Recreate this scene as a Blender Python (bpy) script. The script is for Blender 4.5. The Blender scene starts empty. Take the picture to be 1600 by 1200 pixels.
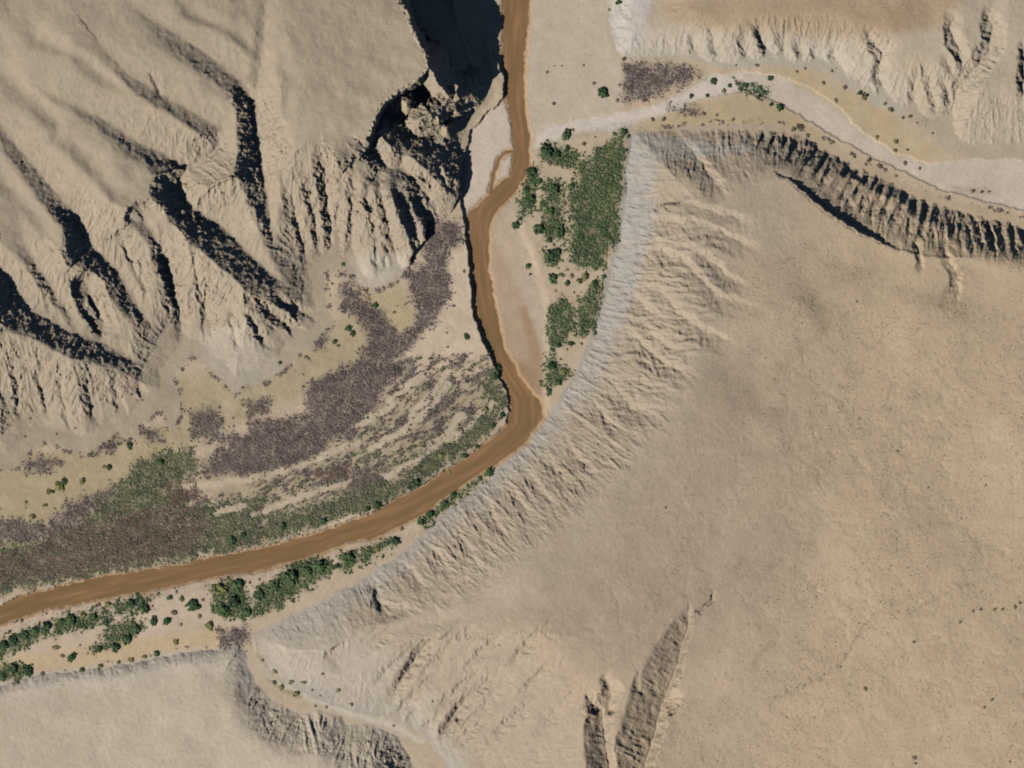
import bpy, math, random
import numpy as np

# ------------------------------------------------------------------ camera, sky, sun, exposure
S = 0.5                                    # metres per map unit (the map is 1600 x 1200 units)
SUN_AZ, SUN_EL = 237.0, 42.0               # degrees clockwise from north, degrees above the horizon
sc = bpy.context.scene
cam_d = bpy.data.cameras.new('camera')
cam = bpy.data.objects.new('camera', cam_d); sc.collection.objects.link(cam)
cam_d.type = 'ORTHO'; cam_d.ortho_scale = 1600 * S
cam.location = (0, 0, 900); cam_d.clip_start = 1; cam_d.clip_end = 20000
sc.camera = cam
world = bpy.data.worlds.new('World'); sc.world = world; world.use_nodes = True
nt = world.node_tree
sky = nt.nodes.new('ShaderNodeTexSky'); sky.sky_type = 'NISHITA'; sky.sun_disc = False; sky.altitude = 1500; sky.air_density = 0.7; sky.dust_density = 0.1; sky.ozone_density = 4.0
sky.sun_elevation = math.radians(SUN_EL); sky.sun_rotation = math.radians(SUN_AZ)
bg = nt.nodes['Background']; nt.links.new(sky.outputs[0], bg.inputs[0]); bg.inputs[1].default_value = 0.05
sun_d = bpy.data.lights.new('sun', 'SUN'); sun_d.energy = 5.0; sun_d.angle = math.radians(0.5)
sun_d.color = (1.0, 0.968, 0.92)
sun = bpy.data.objects.new('sun', sun_d); sc.collection.objects.link(sun)
sun.rotation_euler = (math.radians(90 - SUN_EL), 0, math.radians(180 - SUN_AZ))
sun.location = (-300, -300, 400)
sc.view_settings.view_transform = 'Standard'; sc.view_settings.look = 'None'
sc.view_settings.exposure = 0.08; sc.view_settings.gamma = 1.0
sc.cycles.diffuse_bounces = 0
sc.cycles.filter_width = 1.9

rng = np.random.default_rng(7); random.seed(7)
f32 = np.float32

# ------------------------------------------------------------------ map grid and helpers
STEP = 1.25
gx = np.arange(-60, 1660.01, STEP, dtype=f32); gy = np.arange(-60, 1260.01, STEP, dtype=f32)
NX, NY = len(gx), len(gy)
X, Y = np.meshgrid(gx, gy)
_perm = np.random.default_rng(3).permutation(512).astype(np.int32)
_ang = np.random.default_rng(4).random(512) * 2 * np.pi
_gxv, _gyv = np.cos(_ang).astype(f32), np.sin(_ang).astype(f32)

def noise(x, y, seed=0):
    xi = np.floor(x).astype(np.int32); yi = np.floor(y).astype(np.int32)
    xf = (x - xi).astype(f32); yf = (y - yi).astype(f32)
    u = xf * xf * xf * (xf * (xf * 6 - 15) + 10); v = yf * yf * yf * (yf * (yf * 6 - 15) + 10)
    def g(ix, iy, dx, dy):
        h = _perm[(_perm[(ix + seed * 57) & 511] + iy) & 511]
        return _gxv[h] * dx + _gyv[h] * dy
    a = g(xi, yi, xf, yf); b = g(xi + 1, yi, xf - 1, yf)
    c = g(xi, yi + 1, xf, yf - 1); d = g(xi + 1, yi + 1, xf - 1, yf - 1)
    ab = a + u * (b - a); cd = c + u * (d - c)
    return (ab + v * (cd - ab)) * 1.5

def fbm(x, y, scale, octv=4, seed=0, gain=0.5):
    r = 0; a = 1.0; n = 0
    for i in range(octv):
        th = 0.6 + 1.13 * i + seed; c, sn = math.cos(th) * 2 ** i / scale, math.sin(th) * 2 ** i / scale
        r = r + a * noise(x * c - y * sn + 13.7 * i, x * sn + y * c + 5.1 * i, seed + i * 7)
        n += a * a; a *= gain
    return (r / math.sqrt(n)).astype(f32)

def sstep(a, b, x):
    t = np.clip((x - a) / (b - a), 0, 1); return t * t * (3 - 2 * t)

def smin(a, b, k):
    h = np.clip(0.5 + 0.5 * (b - a) / k, 0, 1)
    return b + (a - b) * h - k * h * (1 - h)

def window(pts, R):
    p = np.array(pts, dtype=float)
    x0, y0 = p[:, 0].min() - R, p[:, 1].min() - R; x1, y1 = p[:, 0].max() + R, p[:, 1].max() + R
    i0 = max(0, int((x0 - gx[0]) / STEP)); i1 = min(NX, int((x1 - gx[0]) / STEP) + 2)
    j0 = max(0, int((y0 - gy[0]) / STEP)); j1 = min(NY, int((y1 - gy[0]) / STEP) + 2)
    return slice(j0, max(j1, j0)), slice(i0, max(i1, i0))

def seg_field(px, py, pts, closed=False):
    """distance, arc length, side (+1 = right hand of travel with y down) and interpolated extra columns"""
    P = np.array(pts, dtype=f32)
    if closed: P = np.vstack([P, P[:1]])
    n = P.shape[1] - 2
    best = np.full(px.shape, 1e9, f32); arc = np.zeros(px.shape, f32); side = np.ones(px.shape, f32)
    ex = [np.zeros(px.shape, f32) for _ in range(n)]
    s0 = 0.0
    for k in range(len(P) - 1):
        ax, ay = P[k, :2]; bx, by = P[k + 1, :2]
        dx, dy = bx - ax, by - ay; L2 = dx * dx + dy * dy + 1e-9; L = math.sqrt(L2)
        t = np.clip(((px - ax) * dx + (py - ay) * dy) / L2, 0, 1)
        d = (px - ax - t * dx) ** 2 + (py - ay - t * dy) ** 2
        m = d < best
        best = np.where(m, d, best); arc = np.where(m, s0 + t * L, arc)
        cr = dx * (py - ay) - dy * (px - ax)
        side = np.where(m, np.sign(cr), side)
        for q in range(n): ex[q] = np.where(m, P[k, 2 + q] + t * (P[k + 1, 2 + q] - P[k, 2 + q]), ex[q])
        s0 += L
    return np.sqrt(best), arc, side, ex

def inside(px, py, pts):
    r = np.zeros(px.shape, bool); n = len(pts)
    for k in range(n):
        ax, ay = pts[k][:2]; bx, by = pts[(k + 1) % n][:2]
        if ay == by: continue
        c = ((ay > py) != (by > py)) & (px < (bx - ax) * (py - ay) / (by - ay) + ax)
        r ^= c
    return r

# ragged coordinates for every natural outline
WX = X + 3.2 * fbm(X, Y, 22, 4, 11, 0.65); WY = Y + 3.2 * fbm(X, Y, 22, 4, 31, 0.65)

def poly(pts, R=40, raw=False):
    """signed distance to an outline (+ inside), -1e3 far away"""
    w = window(pts, R); o = np.full(X.shape, -1e3, f32)
    px, py = (X[w], Y[w]) if raw else (WX[w], WY[w])
    d = seg_field(px, py, [p[:2] for p in pts], True)[0]
    o[w] = np.where(inside(px, py, pts), d, -d)
    return o

def idw(ctrl, p=3.0):
    num = 0; den = 0
    for cx, cy, z in ctrl:
        q = 1 / ((X - cx) ** 2 + (Y - cy) ** 2 + 900); q = q * np.sqrt(q); num = num + q * f32(z); den = den + q
    return (num / den).astype(f32)

# ------------------------------------------------------------------ outlines of the land
RIVER = [(785,-80),(786,0),(788,50),(786,100),(791,150),(800,190),(804,225),(802,255),(797,275),(776,290),(756,312),(736,330),(732,345),
 (737,390),(741,440),(745,490),(757,525),(772,555),(783,585),(796,615),(800,640),(792,665),(770,686),(745,706),(700,736),(665,758),(620,782),
 (580,804),(540,819),(490,834),(440,849),(400,858),(340,871),(270,884),(170,899),(107,914),(45,929),(0,946),(-90,980),
 (-90,1012),(0,974),(75,951),(150,937),(240,921),(337,900),(400,893),(450,878),(500,864),(550,846),(580,840),(620,824),(660,803),(700,773),
 (740,745),(770,728),(800,708),(822,690),(842,660),(848,650),(847,634),(839,622),(824,606),(810,586),(799,564),
 (790,545),(780,510),(772,470),(765,430),(763,390),(764,355),(772,335),(790,315),(806,300),(818,280),(828,255),(826,210),(820,175),(818,130),(820,90),(824,40),(828,0),(830,-80)]
SIDE = [(806,234),(791,237),(777,250),(770,275),(765,300),(760,318),(763,321),(769,300),(774,276),(780,254),(792,241),(806,239)]
PW = [(-300,745,.35,50,.7),(0,735,.3,50,.7),(25,736,.3,50,.7),(40,715,.3,50,.7),(67,690,.3,50,.7),(105,702,.3,50,.7),(130,711,.3,50,.7),(155,706,.3,50,.7),(185,676,.3,50,.7),(192,688,.3,50,.7),(220,688,.3,50,.7),
 (222,660,.3,50,.7),(250,640,.3,50,.7),(270,678,.4,50,.7),(286,645,.4,50,.7),(282,618,.3,50,.7),(273,585,.3,50,.7),(300,556,.3,60,.7),(330,580,.3,60,.7),(366,617,.35,60,.7),(388,602,.3,60,.7),(415,598,.3,60,.6),(442,582,.3,60,.6),
 (467,553,.3,50,.6),(500,537,.3,40,.6),(518,508,.3,40,.6),(512,470,.3,40,.6),(507,425,.3,30,.6),(540,425,.3,40,.6),(558,447,.35,60,.75),(590,453,.35,60,.75),(620,438,.35,60,.75),(640,417,.35,60,.75),(646,395,.35,50,.75),(665,375,.4,30,.7),
 (668,345,.5,30,.7),(700,335,.5,30,.7),(716,312,.6,30,.9),(722,262,.7,30,1.2),(733,205,.6,30,1.4),(752,175,.6,30,1.5),(772,150,.5,30,1.5),(770,110,.5,30,1.6),(760,60,.5,30,1.6),(742,15,.5,30,1.6),(736,-80,.5,30,1.6),(730,-300,.5,30,1.6),(-300,-300,.5,30,.7)]
PE = [(3600,345,.75),(1600,338,.75),(1500,316,.75),(1440,298,.75),(1400,276,.75),(1330,243,.75),(1265,207,.75),(1225,195,.7),(1180,192,.6),(1120,194,.46),(1050,199,.43),(990,204,.42),(978,240,.42),(972,300,.42),(960,380,.42),
 (945,440,.42),(925,520,.42),(900,580,.45),(870,628,.5),(840,668,.52),(800,710,.55),(755,754,.55),(690,805,.5),(625,864,.45),(560,908,.4),(480,948,.35),(420,976,.3),(395,989,.3),(400,1020,.3),(425,1058,.3),(480,1085,.3),(540,1110,.28),
 (600,1120,.28),(660,1148,.28),(700,1200,.28),(760,1500,.28),(1100,3000,.28),(3600,3000,.3)]
PN = [(940,-300,.4),(946,0,.4),(954,60,.4),(968,95,.35),(1000,93,.35),(1060,90,.45),(1100,100,.5),(1140,108,.55),(1200,103,.55),(1245,108,.5),(1290,113,.5),(1330,140,.5),(1365,165,.5),(1385,172,.5),(1420,188,.44),(1460,215,.42),(1480,240,.41),
 (1520,249,.4),(1600,249,.4),(2000,250,.4),(2000,-300,.4)]
PS = [(-300,1095,.8),(0,1068,.8),(30,1060,.8),(70,1050,.8),(140,1043,.8),(200,1034,.8),(280,1017,.8),(340,1012,.7),(375,1003,.5),(385,1020,.44),(391,1045,.44),(402,1066,.42),(430,1095,.42),(470,1115,.42),(500,1108,.44),(530,1116,.44),(545,1132,.44),(580,1130,.44),
 (620,1150,.6),(650,1200,.6),(690,1400,.6),(-300,1400,.5)]
WFP = [(-200,745),(0,733),(185,674),(273,580),(440,575),(507,420),(640,400),(716,300),(722,255),(735,207),(752,184),(774,166),(789,152),(788,120),(780,95),(770,95),(700,120),(600,300),(400,500),(-200,600),
 (-200,985),(0,944),(45,926),(107,911),(170,896),(270,881),(340,868),(400,855),(440,846),(490,830),(540,815),(580,800),(620,778),(665,754),(700,732),(745,702),(768,682),(789,661),(797,640),(793,615),(780,588),(768,558),(752,528),(740,492),(736,440),(732,392),(726,345),(720,300)]
WFP = [(-200,400),(300,300),(640,300),(690,290),(722,255),(735,207),(752,184),(774,166),(789,152),(788,120),(779,98),(769,92),(766,60),(640,60),(300,250),(-200,300),(-200,985)] + WFP[21:]

rv = poly(RIVER, 60); sdv = poly(SIDE, 30); rv = np.maximum(rv, sdv)
wfp = poly(WFP, 80)
low = 2.2 + 0.5 * fbm(X, Y, 60, 4, 5) + np.clip((X - 950) * 0.012, 0, 9)
low = low + 2.2 * sstep(-4, 10, poly([(812,360),(815,300),(830,240),(870,215),(985,190),(985,400),(940,540),(880,640),(850,640),(852,480),(830,400)]))
low = low + 2.0 * sstep(-4, 10, poly([(-90,1020),(0,985),(150,948),(340,910),(480,880),(620,840),(700,800),(560,910),(400,1000),(0,1090),(-90,1100)]))
WASH = [(830,225),(860,200),(960,180),(1010,172),(1060,150),(1110,120),(1160,112),(1215,118),(1260,135),(1310,165),(1345,205),(1400,240),(1450,255),(1510,250),(1800,250),(1800,345),(1600,328),(1530,312),(1470,295),(1420,272),(1350,238),(1290,205),(1240,175),(1200,152),(1160,145),(1110,150),(1060,170),(1000,192),(960,205),(900,215)]
low = low + 1.7 * sstep(1000, 1200, X) * (1 - sstep(-1.5, 1.0, poly(WASH, 30)))
wl = 6.2 + 1.0 * fbm(X, Y, 45, 5, 8) + np.clip((620 - X) * 0.004, 0, 2)
wl = wl * (1 - .62 * sstep(535, 600, Y) * sstep(640, 760, X))
low = low + wl * sstep(-1.5, 1.5, wfp)
low = np.where(rv > -3, np.minimum(low, np.where(rv > 0, -0.25 - 0.3 * np.minimum(rv, 6), low)), low)
low = np.where((rv <= 0) & (rv > -4) & (wfp < -1), np.minimum(low, 0.15 - 0.35 * rv), low).astype(f32)

# ------------------------------------------------------------------ uplands: caps, toe slopes, gullies, scarps
def upland(pts, R=400):
    P = [p[:2] for p in pts]; ins = inside(WX, WY, P)
    d, arc, _, ex = seg_field(WX, WY, pts, True)
    return np.where(ins, d, -d), arc, ex
dW, aW, eW = upland(PW); dE, aE, eE = upland(PE); dN, aN, eN = upland(PN); dS, aS, eS = upland(PS)

capW = idw([(-60,-60,160),(100,60,156),(250,20,150),(200,120,148),(60,220,138),(320,60,146),(420,60,134),(520,60,124),(640,40,124),(630,-20,118),(660,100,128),(560,160,120),(450,200,118),(440,120,126),(150,260,134),(230,280,126),(60,330,126),(0,300,130),(370,220,126),(330,200,132),(560,230,122),(510,230,120),(600,240,124)])
capE = idw([(1050,275,42),(1110,260,46),(1150,330,56),(1240,330,52),(1300,385,54),(1380,400,55),(1460,425,56),(1540,420,56),(1300,450,62),(1250,500,72),(1450,500,68),(1600,430,60),(1650,700,92),(1650,1200,100),(1400,900,92),(1200,1000,88),(1100,700,80),(1000,800,78),(850,900,74),(880,1000,78),(1000,980,82),(720,960,60),(600,980,42),(520,1010,30),(800,1150,70),(980,1180,78),(700,1100,44),(1200,800,84),(640,930,46),(470,990,22)])
capN = idw([(1000,20,18),(1100,20,34),(1200,20,42),(1300,20,46),(1400,20,52),(1500,20,56),(1600,20,60),(1560,150,44),(1640,150,46),(1440,110,44),(1300,60,42),(1020,60,16)])
capS = idw([(0,1150,15),(0,1080,12),(120,1060,12),(250,1040,12),(340,1030,13),(200,1120,16),(330,1100,20),(380,1110,25),(440,1150,30),(0,1250,18),(300,1230,24),(550,1220,34)])
soft = fbm(X, Y, 140, 4, 51) + .35 * fbm(X, Y, 38, 3, 57)
for p, z in (([(300,20),(360,50),(400,80)], 6), ([(60,60),(130,95),(200,150)], 5), ([(90,215),(140,250),(180,300)], 4), ([(0,110),(40,150),(90,190)], 4), ([(430,60),(450,130),(440,200)], 3), ([(330,130),(372,190)], 4), ([(10,290),(50,330),(80,380)], 5)):
    dd = seg_field(X, Y, p)[0]; soft = soft - z * .3 * np.exp(-(dd / 16) ** 2)
hW = smin(capW + 4 * soft, np.where(dW < eW[1], eW[0] * dW, eW[0] * eW[1] + eW[2] * (dW - eW[1])) + 2.5, 9)
hE = smin(capE + 1.6 * soft, eE[0] * dE + 1.5, 10)
hN = smin(capN + 2.0 * soft, eN[0] * dN + 1.5, 8)
hS = smin(capS + 1.2 * soft, eS[0] * dS + 1.5, 8)
wig = (2.5 * fbm(X, Y, 14, 3, 71), 2.5 * fbm(X, Y, 14, 3, 91))

def gully(h, pts, R=170, rnd=3.0, k=4.0):
    """valley: bed level z, slope right of travel, slope left of travel at every bend"""
    w = window(pts, R)
    d, arc, side, (z, sr, sl) = seg_field(X[w] + wig[0][w], Y[w] + wig[1][w], pts)
    s = np.where(side > 0, sr, sl)
    v = z + s * (np.sqrt(d * d + rnd * rnd) - rnd)
    v = v + 90 * np.clip((d - .55 * R) / (.4 * R), 0, 2) ** 2
    v = np.where(d > R * 0.97, 1e3, v)
    h[w] = smin(h[w], v, k)

def scarp(h, pts, R=140, cliff=7.0, k=3.0, side_want=-1, fade=0):
    """cliff: foot level z and slope below the foot, on one side of the rim line"""
    w = window(pts, R)
    d, arc, side, (z, s) = seg_field(X[w] + wig[0][w], Y[w] + wig[1][w], pts)
    v = z - s * d + np.clip(cliff - d, 0, cliff) * 8 + fade * np.clip((d - .35 * R) / (.6 * R), 0, 2) ** 2
    v = np.where((side * side_want > 0) & (d < R * 0.98), np.maximum(v, 1.0), 1e3)
    h[w] = smin(h[w], v, k)

def ridge(h, pts, R=60, k=3.0):
    w = window(pts, R)
    d, arc, side, (z, s) = seg_field(X[w] + wig[0][w], Y[w] + wig[1][w], pts)
    h[w] = -smin(-h[w], -(z - s * d), k)

def notch(h, pts, depth=7.5, wr=9.0, wl=26.0):
    """ravine of a given depth below the slope it runs down; its right bank is the steep one"""
    w = window(pts, 40)
    d, arc, side, _ = seg_field(X[w] + 1.7 * wig[0][w], Y[w] + 1.7 * wig[1][w], [p[:2] for p in pts])
    tot = sum(math.dist(pts[k][:2], pts[k + 1][:2]) for k in range(len(pts) - 1)); t = arc / tot
    v = np.clip(1 - d / np.where(side > 0, wr, wl), 0, 1) * depth * sstep(-.05, .35, t) * sstep(1.15, .75, t)
    h[w] = h[w] - v

# western badlands
scarp(hW, [(615,-70,30,.22),(628,0,30,.22),(640,25,30,.22),(650,52,30,.22),(668,78,32,.24),(672,105,36,.28),(660,126,46,.4),(622,145,60,.45),(595,168,62,.45),(583,200,66,.45),(572,228,78,.45),(556,246,100,.45)], 150, fade=110)
gully(hW, [(205,5,146,.2,.15),(265,47,137,.4,.25),(320,82,126,.5,.3),(375,125,112,.5,.35),(398,160,96,1.0,.8),(408,250,74,1.15,.7),(418,310,62,.8,.6),(421,345,54,1.0,.6),(434,395,42,.78,.5),(452,445,30,.74,.45),(490,500,16,.5,.35),(520,535,9,.3,.3)])
gully(hW, [(424,-50,130,.3,.25),(414,20,127,.4,.3),(411,60,123,.45,.35),(408,98,118,.45,.4),(398,150,102,.6,.5)], 60)
gully(hW, [(155,65,147,.25,.15),(195,112,139,.4,.25),(240,140,131,.48,.28),(300,175,119,.5,.33),(346,202,108,.5,.4),(340,232,98,.6,.5),(300,262,86,.9,.7)], 120)
gully(hW, [(20,115,147,.25,.15),(110,163,136,.42,.25),(160,186,127,.5,.33),(215,222,115,.55,.38),(255,240,104,.62,.5),(294,262,88,1.0,.7),(278,292,78,1.2,.8),(300,325,68,.85,.7),(345,352,56,.76,.6),(397,403,42,.74,.55),(445,445,30,.72,.45)])
gully(hW, [(-40,150,140,.25,.2),(0,195,132,.4,.25),(45,250,122,.5,.32),(95,310,109,.56,.42),(122,342,96,1.2,.6),(148,390,76,.85,.55),(185,425,60,.74,.5),(215,480,42,.8,.45),(258,538,22,.8,.4),(300,562,12,.4,.3)])
gully(hW, [(28,330,124,.15,.15),(38,382,112,.25,.3),(68,430,92,.7,.6),(100,480,66,.6,.5),(120,512,52,.6,.5)], 60)
gully(hW, [(-40,375,118,.8,.5),(10,430,98,1.0,.5),(50,485,74,.76,.45),(105,515,56,.73,.4),(150,532,44,.74,.4),(205,560,28,.68,.35),(252,615,12,.5,.3),(268,668,6,.3,.3)])
gully(hW, [(-30,585,62,.9,.6),(8,622,42,1.4,.5),(20,660,24,1.0,.5),(27,732,8,.4,.3)], 80)
gully(hW, [(230,355,92,.6,.5),(250,385,76,.75,.5),(272,450,46,.9,.5),(268,505,28,.7,.5),(285,540,15,.4,.3)], 60)
gully(hW, [(138,455,60,.5,.5),(148,480,48,.8,.5),(162,515,40,.7,.5)], 40)
gully(hW, [(600,250,78,.8,1.5),(640,225,48,1.1,1.2),(690,235,26,1.1,.5),(712,270,12,1.2,.6),(716,310,8,1.,.6)], 70)
gully(hW, [(612,196,56,.9,3.),(640,182,42,1.0,3.),(690,150,24,1.1,2.),(740,112,10,.8,1.),(768,98,9,.5,.5)], 60)
for p in ([(654,188,88,1.8),(672,178,94,1.8),(690,166,84,2.2),(704,150,88,2.),(726,146,58,1.6)], [(668,100,128,3.),(684,128,108,3.),(702,152,88,2.6)], [(592,205,88,.9),(612,235,84,.9)], [(628,150,84,1.),(643,158,70,1.1)], [(640,245,72,.8),(662,262,66,.8),(690,292,44,.8)], [(690,262,46,.9),(700,285,40,.9)], [(600,300,86,.7),(640,370,44,.7)]): ridge(hW, p)
for p, dp, wr, wl in (([(500,225),(506,262),(509,300),(516,345),(521,400)],17,15,20), ([(556,235),(551,290),(548,370),(545,420)],8,9,18), ([(588,258),(600,320),(612,372),(622,410)],15,13,15), ([(610,280),(632,330),(652,378),(660,400)],13,12,14),
        ([(640,295),(662,332),(680,356)],11,10,12), ([(478,262),(486,320),(500,395)],7,8,14), ([(455,280),(462,340),(478,410)],6,7,14), ([(438,250),(446,300),(455,345)],6,8,14), ([(533,290),(530,350),(528,405)],6,7,12), ([(572,292),(580,350),(590,425)],7,8,12), ([(600,390),(603,420),(598,450)],5,6,9),
        ([(300,372),(306,420),(318,480),(322,530)],6,7,16), ([(252,372),(262,420),(276,465),(285,520)],12,13,16), ([(226,385),(222,430),(228,470)],5,6,10), ([(330,420),(322,470),(330,520)],4,6,10), ([(196,372),(205,410),(220,445)],4,6,10), ([(180,345),(196,390),(208,420)],4,6,10),
        ([(118,470),(140,500),(160,528)],8,9,12), ([(138,452),(158,495),(166,516)],6,8,10), ([(20,560),(24,610),(30,650)],5,6,10), ([(55,545),(62,600),(75,650)],5,6,12), ([(90,565),(96,620),(110,670)],5,7,12), ([(130,580),(140,620),(150,660)],5,7,12), ([(170,575),(182,620),(195,660)],6,8,12), ([(212,590),(222,620),(232,650)],6,8,10),
        ([(420,455),(448,478),(475,500)],8,9,12), ([(395,462),(430,495),(470,525)],9,10,14), ([(372,470),(395,505),(415,540)],8,8,12), ([(358,480),(365,515),(372,545)],5,7,10), ([(440,470),(470,485),(500,500)],5,6,10),
        ([(345,215),(340,232),(322,250)],4,8,8), ([(232,110),(246,130),(250,155)],4,7,10)):
    notch(hW, p, dp, wr, wl)

# eastern wall: side ravines, each running up from the pale foot of the wall
for p in ([(1195,395,62,.3,.3),(1130,365,50,.5,.35),(1080,348,42,.5,.35),(1010,345,18,.3,.3)],
          [(1180,350,58,.3,.3),(1130,335,50,.4,.3),(1060,315,40,.3,.3)],
          [(1185,480,74,.3,.3),(1118,462,58,.6,.5),(1098,438,50,.75,.5),(1068,408,36,.75,.5),(1030,392,22,.5,.4),(1000,400,14,.3,.3)],
          [(1170,450,72,.3,.3),(1135,432,58,.6,.5),(1118,412,50,.6,.5),(1085,392,38,.5,.4)],
          [(1155,540,76,.3,.3),(1090,512,56,.6,.5),(1062,490,44,.75,.5),(1042,466,32,.75,.5),(1020,448,22,.5,.4)],
          [(1050,500,48,.5,.5),(1018,488,32,.7,.5),(990,464,18,.5,.4)],
          [(1090,590,72,.3,.3),(1038,568,52,.75,.5),(1005,538,36,.8,.5),(978,518,22,.6,.4)],
          [(1060,555,60,.5,.5),(1028,530,44,.6,.5),(1002,505,30,.6,.5)],
          [(1030,640,72,.3,.3),(988,638,50,.75,.5),(962,604,30,.75,.5)],
          [(985,680,68,.3,.3),(950,660,48,.75,.5),(926,624,28,.75,.5)],
          [(935,740,66,.3,.3),(906,720,46,.75,.5),(882,682,26,.7,.5)],
          [(890,760,56,.3,.3),(872,736,40,.65,.5),(858,715,28,.6,.5)],
          [(865,790,54,.3,.3),(842,760,38,.65,.5),(828,738,26,.6,.5)],
          [(835,815,52,.3,.3),(818,790,38,.65,.5),(800,762,24,.6,.5)],
          [(795,840,50,.3,.3),(772,812,34,.65,.5),(764,785,22,.6,.5)],
          [(745,880,46,.3,.3),(728,850,34,.65,.5),(715,825,22,.6,.5)],
          [(710,905,44,.3,.3),(690,875,32,.65,.5),(672,850,20,.5,.4)],
          [(670,925,38,.3,.3),(650,900,26,.6,.5),(630,880,16,.5,.4)],
          [(640,955,38,.3,.3),(598,945,24,.5,.4),(590,920,14,.7,.5),(580,900,8,.5,.4)],
          [(1010,330,22,.2,.3),(1085,300,44,.25,.3)], [(1135,310),(1108,268),(1082,236),(1072,222)]):
    k = 1.0 if p[0][1] < 650 else .62
    notch(hE, p, 7.0 * k, 9 * k, 27 * k)
rb = np.abs(((aE + .25 * dE + 7 * fbm(X, Y, 34, 3, 181)) / 15.0) % 1.0 - .5) * 2; rb2 = np.abs(((aE + .2 * dE + 4 * fbm(X, Y, 20, 3, 183)) / 6.7) % 1.0 - .5) * 2
ribw = sstep(18, 50, dE) * sstep(165, 90, dE - 40 * sstep(640, 520, Y)) * sstep(1190, 1090, X + .5 * (Y - 400) * (Y < 400)) * sstep(325, 400, Y) * sstep(960, 880, Y) * sstep(560, 640, X)
hE = hE - (2.4 * np.where(Y > 560, .35 + .65 * sstep(680, 560, Y), 1) * rb * (.3 + .9 * np.clip(.5 + fbm(X, Y, 40, 3, 187), 0, 1)) + .7 * rb2) * ribw
net = np.clip(1 - 5.5 * np.abs(fbm(X, Y, 150, 5, 191, .6)), 0, 1); hE = hE - .55 * net * sstep(200, 300, dE)
# cliff above the tributary wash and the fluted slope below it
RIM = [(1120,225,46,.35),(1175,255,50,.38),(1230,282,50,.28),(1252,299,45,.26),(1290,330,43,.26),(1330,356,43,.26),(1365,374,47,.28),(1400,392,54,.34),(1470,406,57,.4),(1540,402,57,.4),(1600,402,57,.4),(1720,404,57,.4)]
w = window(RIM, 140)
d_r, a_r, s_r, e_r = seg_field(X[w] + wig[0][w], Y[w] + wig[1][w], RIM)
flute = np.abs(((a_r + 5 * fbm(X[w], Y[w], 40, 3, 17)) / 19.0) % 1.0 - 0.5) * 2
n_flt = fbm(X[w], Y[w], 30, 3, 29)
flute2 = np.abs(((a_r + 4 * fbm(X[w], Y[w], 22, 3, 19)) / 8.3) % 1.0 - 0.5) * 2
cut = (6.2 * flute * (0.6 + .8 * np.clip(.5 + n_flt, 0, 1)) + 1.2 * flute2) * sstep(10, 48, d_r) * sstep(0.5, 22, dE[w]) * (s_r < 0) * sstep(1110, 1200, X[w])
scarp(hE, RIM, 140, 3.0, 2.0, fade=40)
hE[w] = hE[w] - cut * np.clip((1700 - X[w]) / 300, .55, 1)
notch(hE, [(1495,480,62,.2,.2),(1495,430,52,.5,.3),(1478,395,40,.7,.5),(1476,365,30,.6,.5)], 5, 7, 12)
notch(hE, [(1440,428,54),(1436,395,40),(1432,372,40)], 6, 6, 8)
for x_ in range(1500, 1640, 17): notch(hE, [(x_ + 6, 402), (x_, 375), (x_ - 4, 348)], 3 + x_ % 4, 6, 9)
# ravines cut into the plateau at the bottom of the picture
gully(hE, [(1065,920,88,.1,.1),(1078,945,80,.45,.5),(1076,975,68,.58,3),(1066,1010,59,.6,3),(1054,1050,53,.6,3),(1040,1085,47,.62,3),(1030,1120,44,.62,3),(1018,1165,40,.62,3),(1000,1215,38,.62,3),(985,1290,34,.6,3)], 110, 1.5, 2)
gully(hE, [(1125,922,88,.3,.3),(1112,940,84,.4,.5),(1095,955,80,.3,.4)], 14, 1.0, 2)
gully(hE, [(998,1052,78,.7,.5),(999,1078,68,.9,.6),(1015,1086,61,.9,.6),(1038,1094,55,.7,.6)], 40, 1.5, 2)
gully(hE, [(953,1045,78,.5,.5),(945,1062,70,.6,.6),(956,1078,62,.6,.9),(950,1110,54,.5,2.)], 40, 1.5, 2)
gully(hE, [(912,1078,72,.4,.4),(922,1098,60,.55,.6),(940,1108,50,.6,3),(944,1140,44,.62,3),(948,1175,40,.62,3),(956,1215,38,.62,3),(965,1290,34,.6,3)], 70, 1.5, 2)
# valley that joins from the south and the slopes that drain to it
for p in ([(690,1210,16,.5,.35),(650,1150,13,.4,.3),(600,1126,11,.3,.25),(540,1106,9,.3,.25),(480,1082,8,.3,.25),(430,1058,6,.3,.3),(405,1028,5,.3,.3),(392,985,4,.3,.3)],):
    gully(hE, p, 60, 8, 5)
for p in ([(680,985,54,.3,.3),(655,1020,36,.4,.6),(633,1056,22,.4,.65),(612,1085,13,.3,.4)], [(790,1045,62,.3,.3),(755,1065,50,.35,.5),(722,1095,36,.45,.65),(694,1135,22,.45,.65),(672,1160,15,.3,.4)],
          [(800,1000,70,.2,.2),(730,1050,46,.3,.35),(680,1090,28,.3,.35)], [(820,1090,66,.2,.2),(770,1140,46,.3,.35),(720,1190,24,.3,.35)], [(850,1120,66,.2,.2),(800,1190,40,.3,.35)], [(780,960,66,.2,.2),(690,1030,36,.25,.3)],
          [(660,965,44,.15,.2),(590,1000,27,.2,.25),(530,1040,14,.2,.2)], [(880,930,78,.15,.2),(760,965,62,.2,.2),(640,975,40,.2,.25),(560,1000,26,.2,.2)]):
    gully(hE, p, 45, 3, 4)
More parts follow.
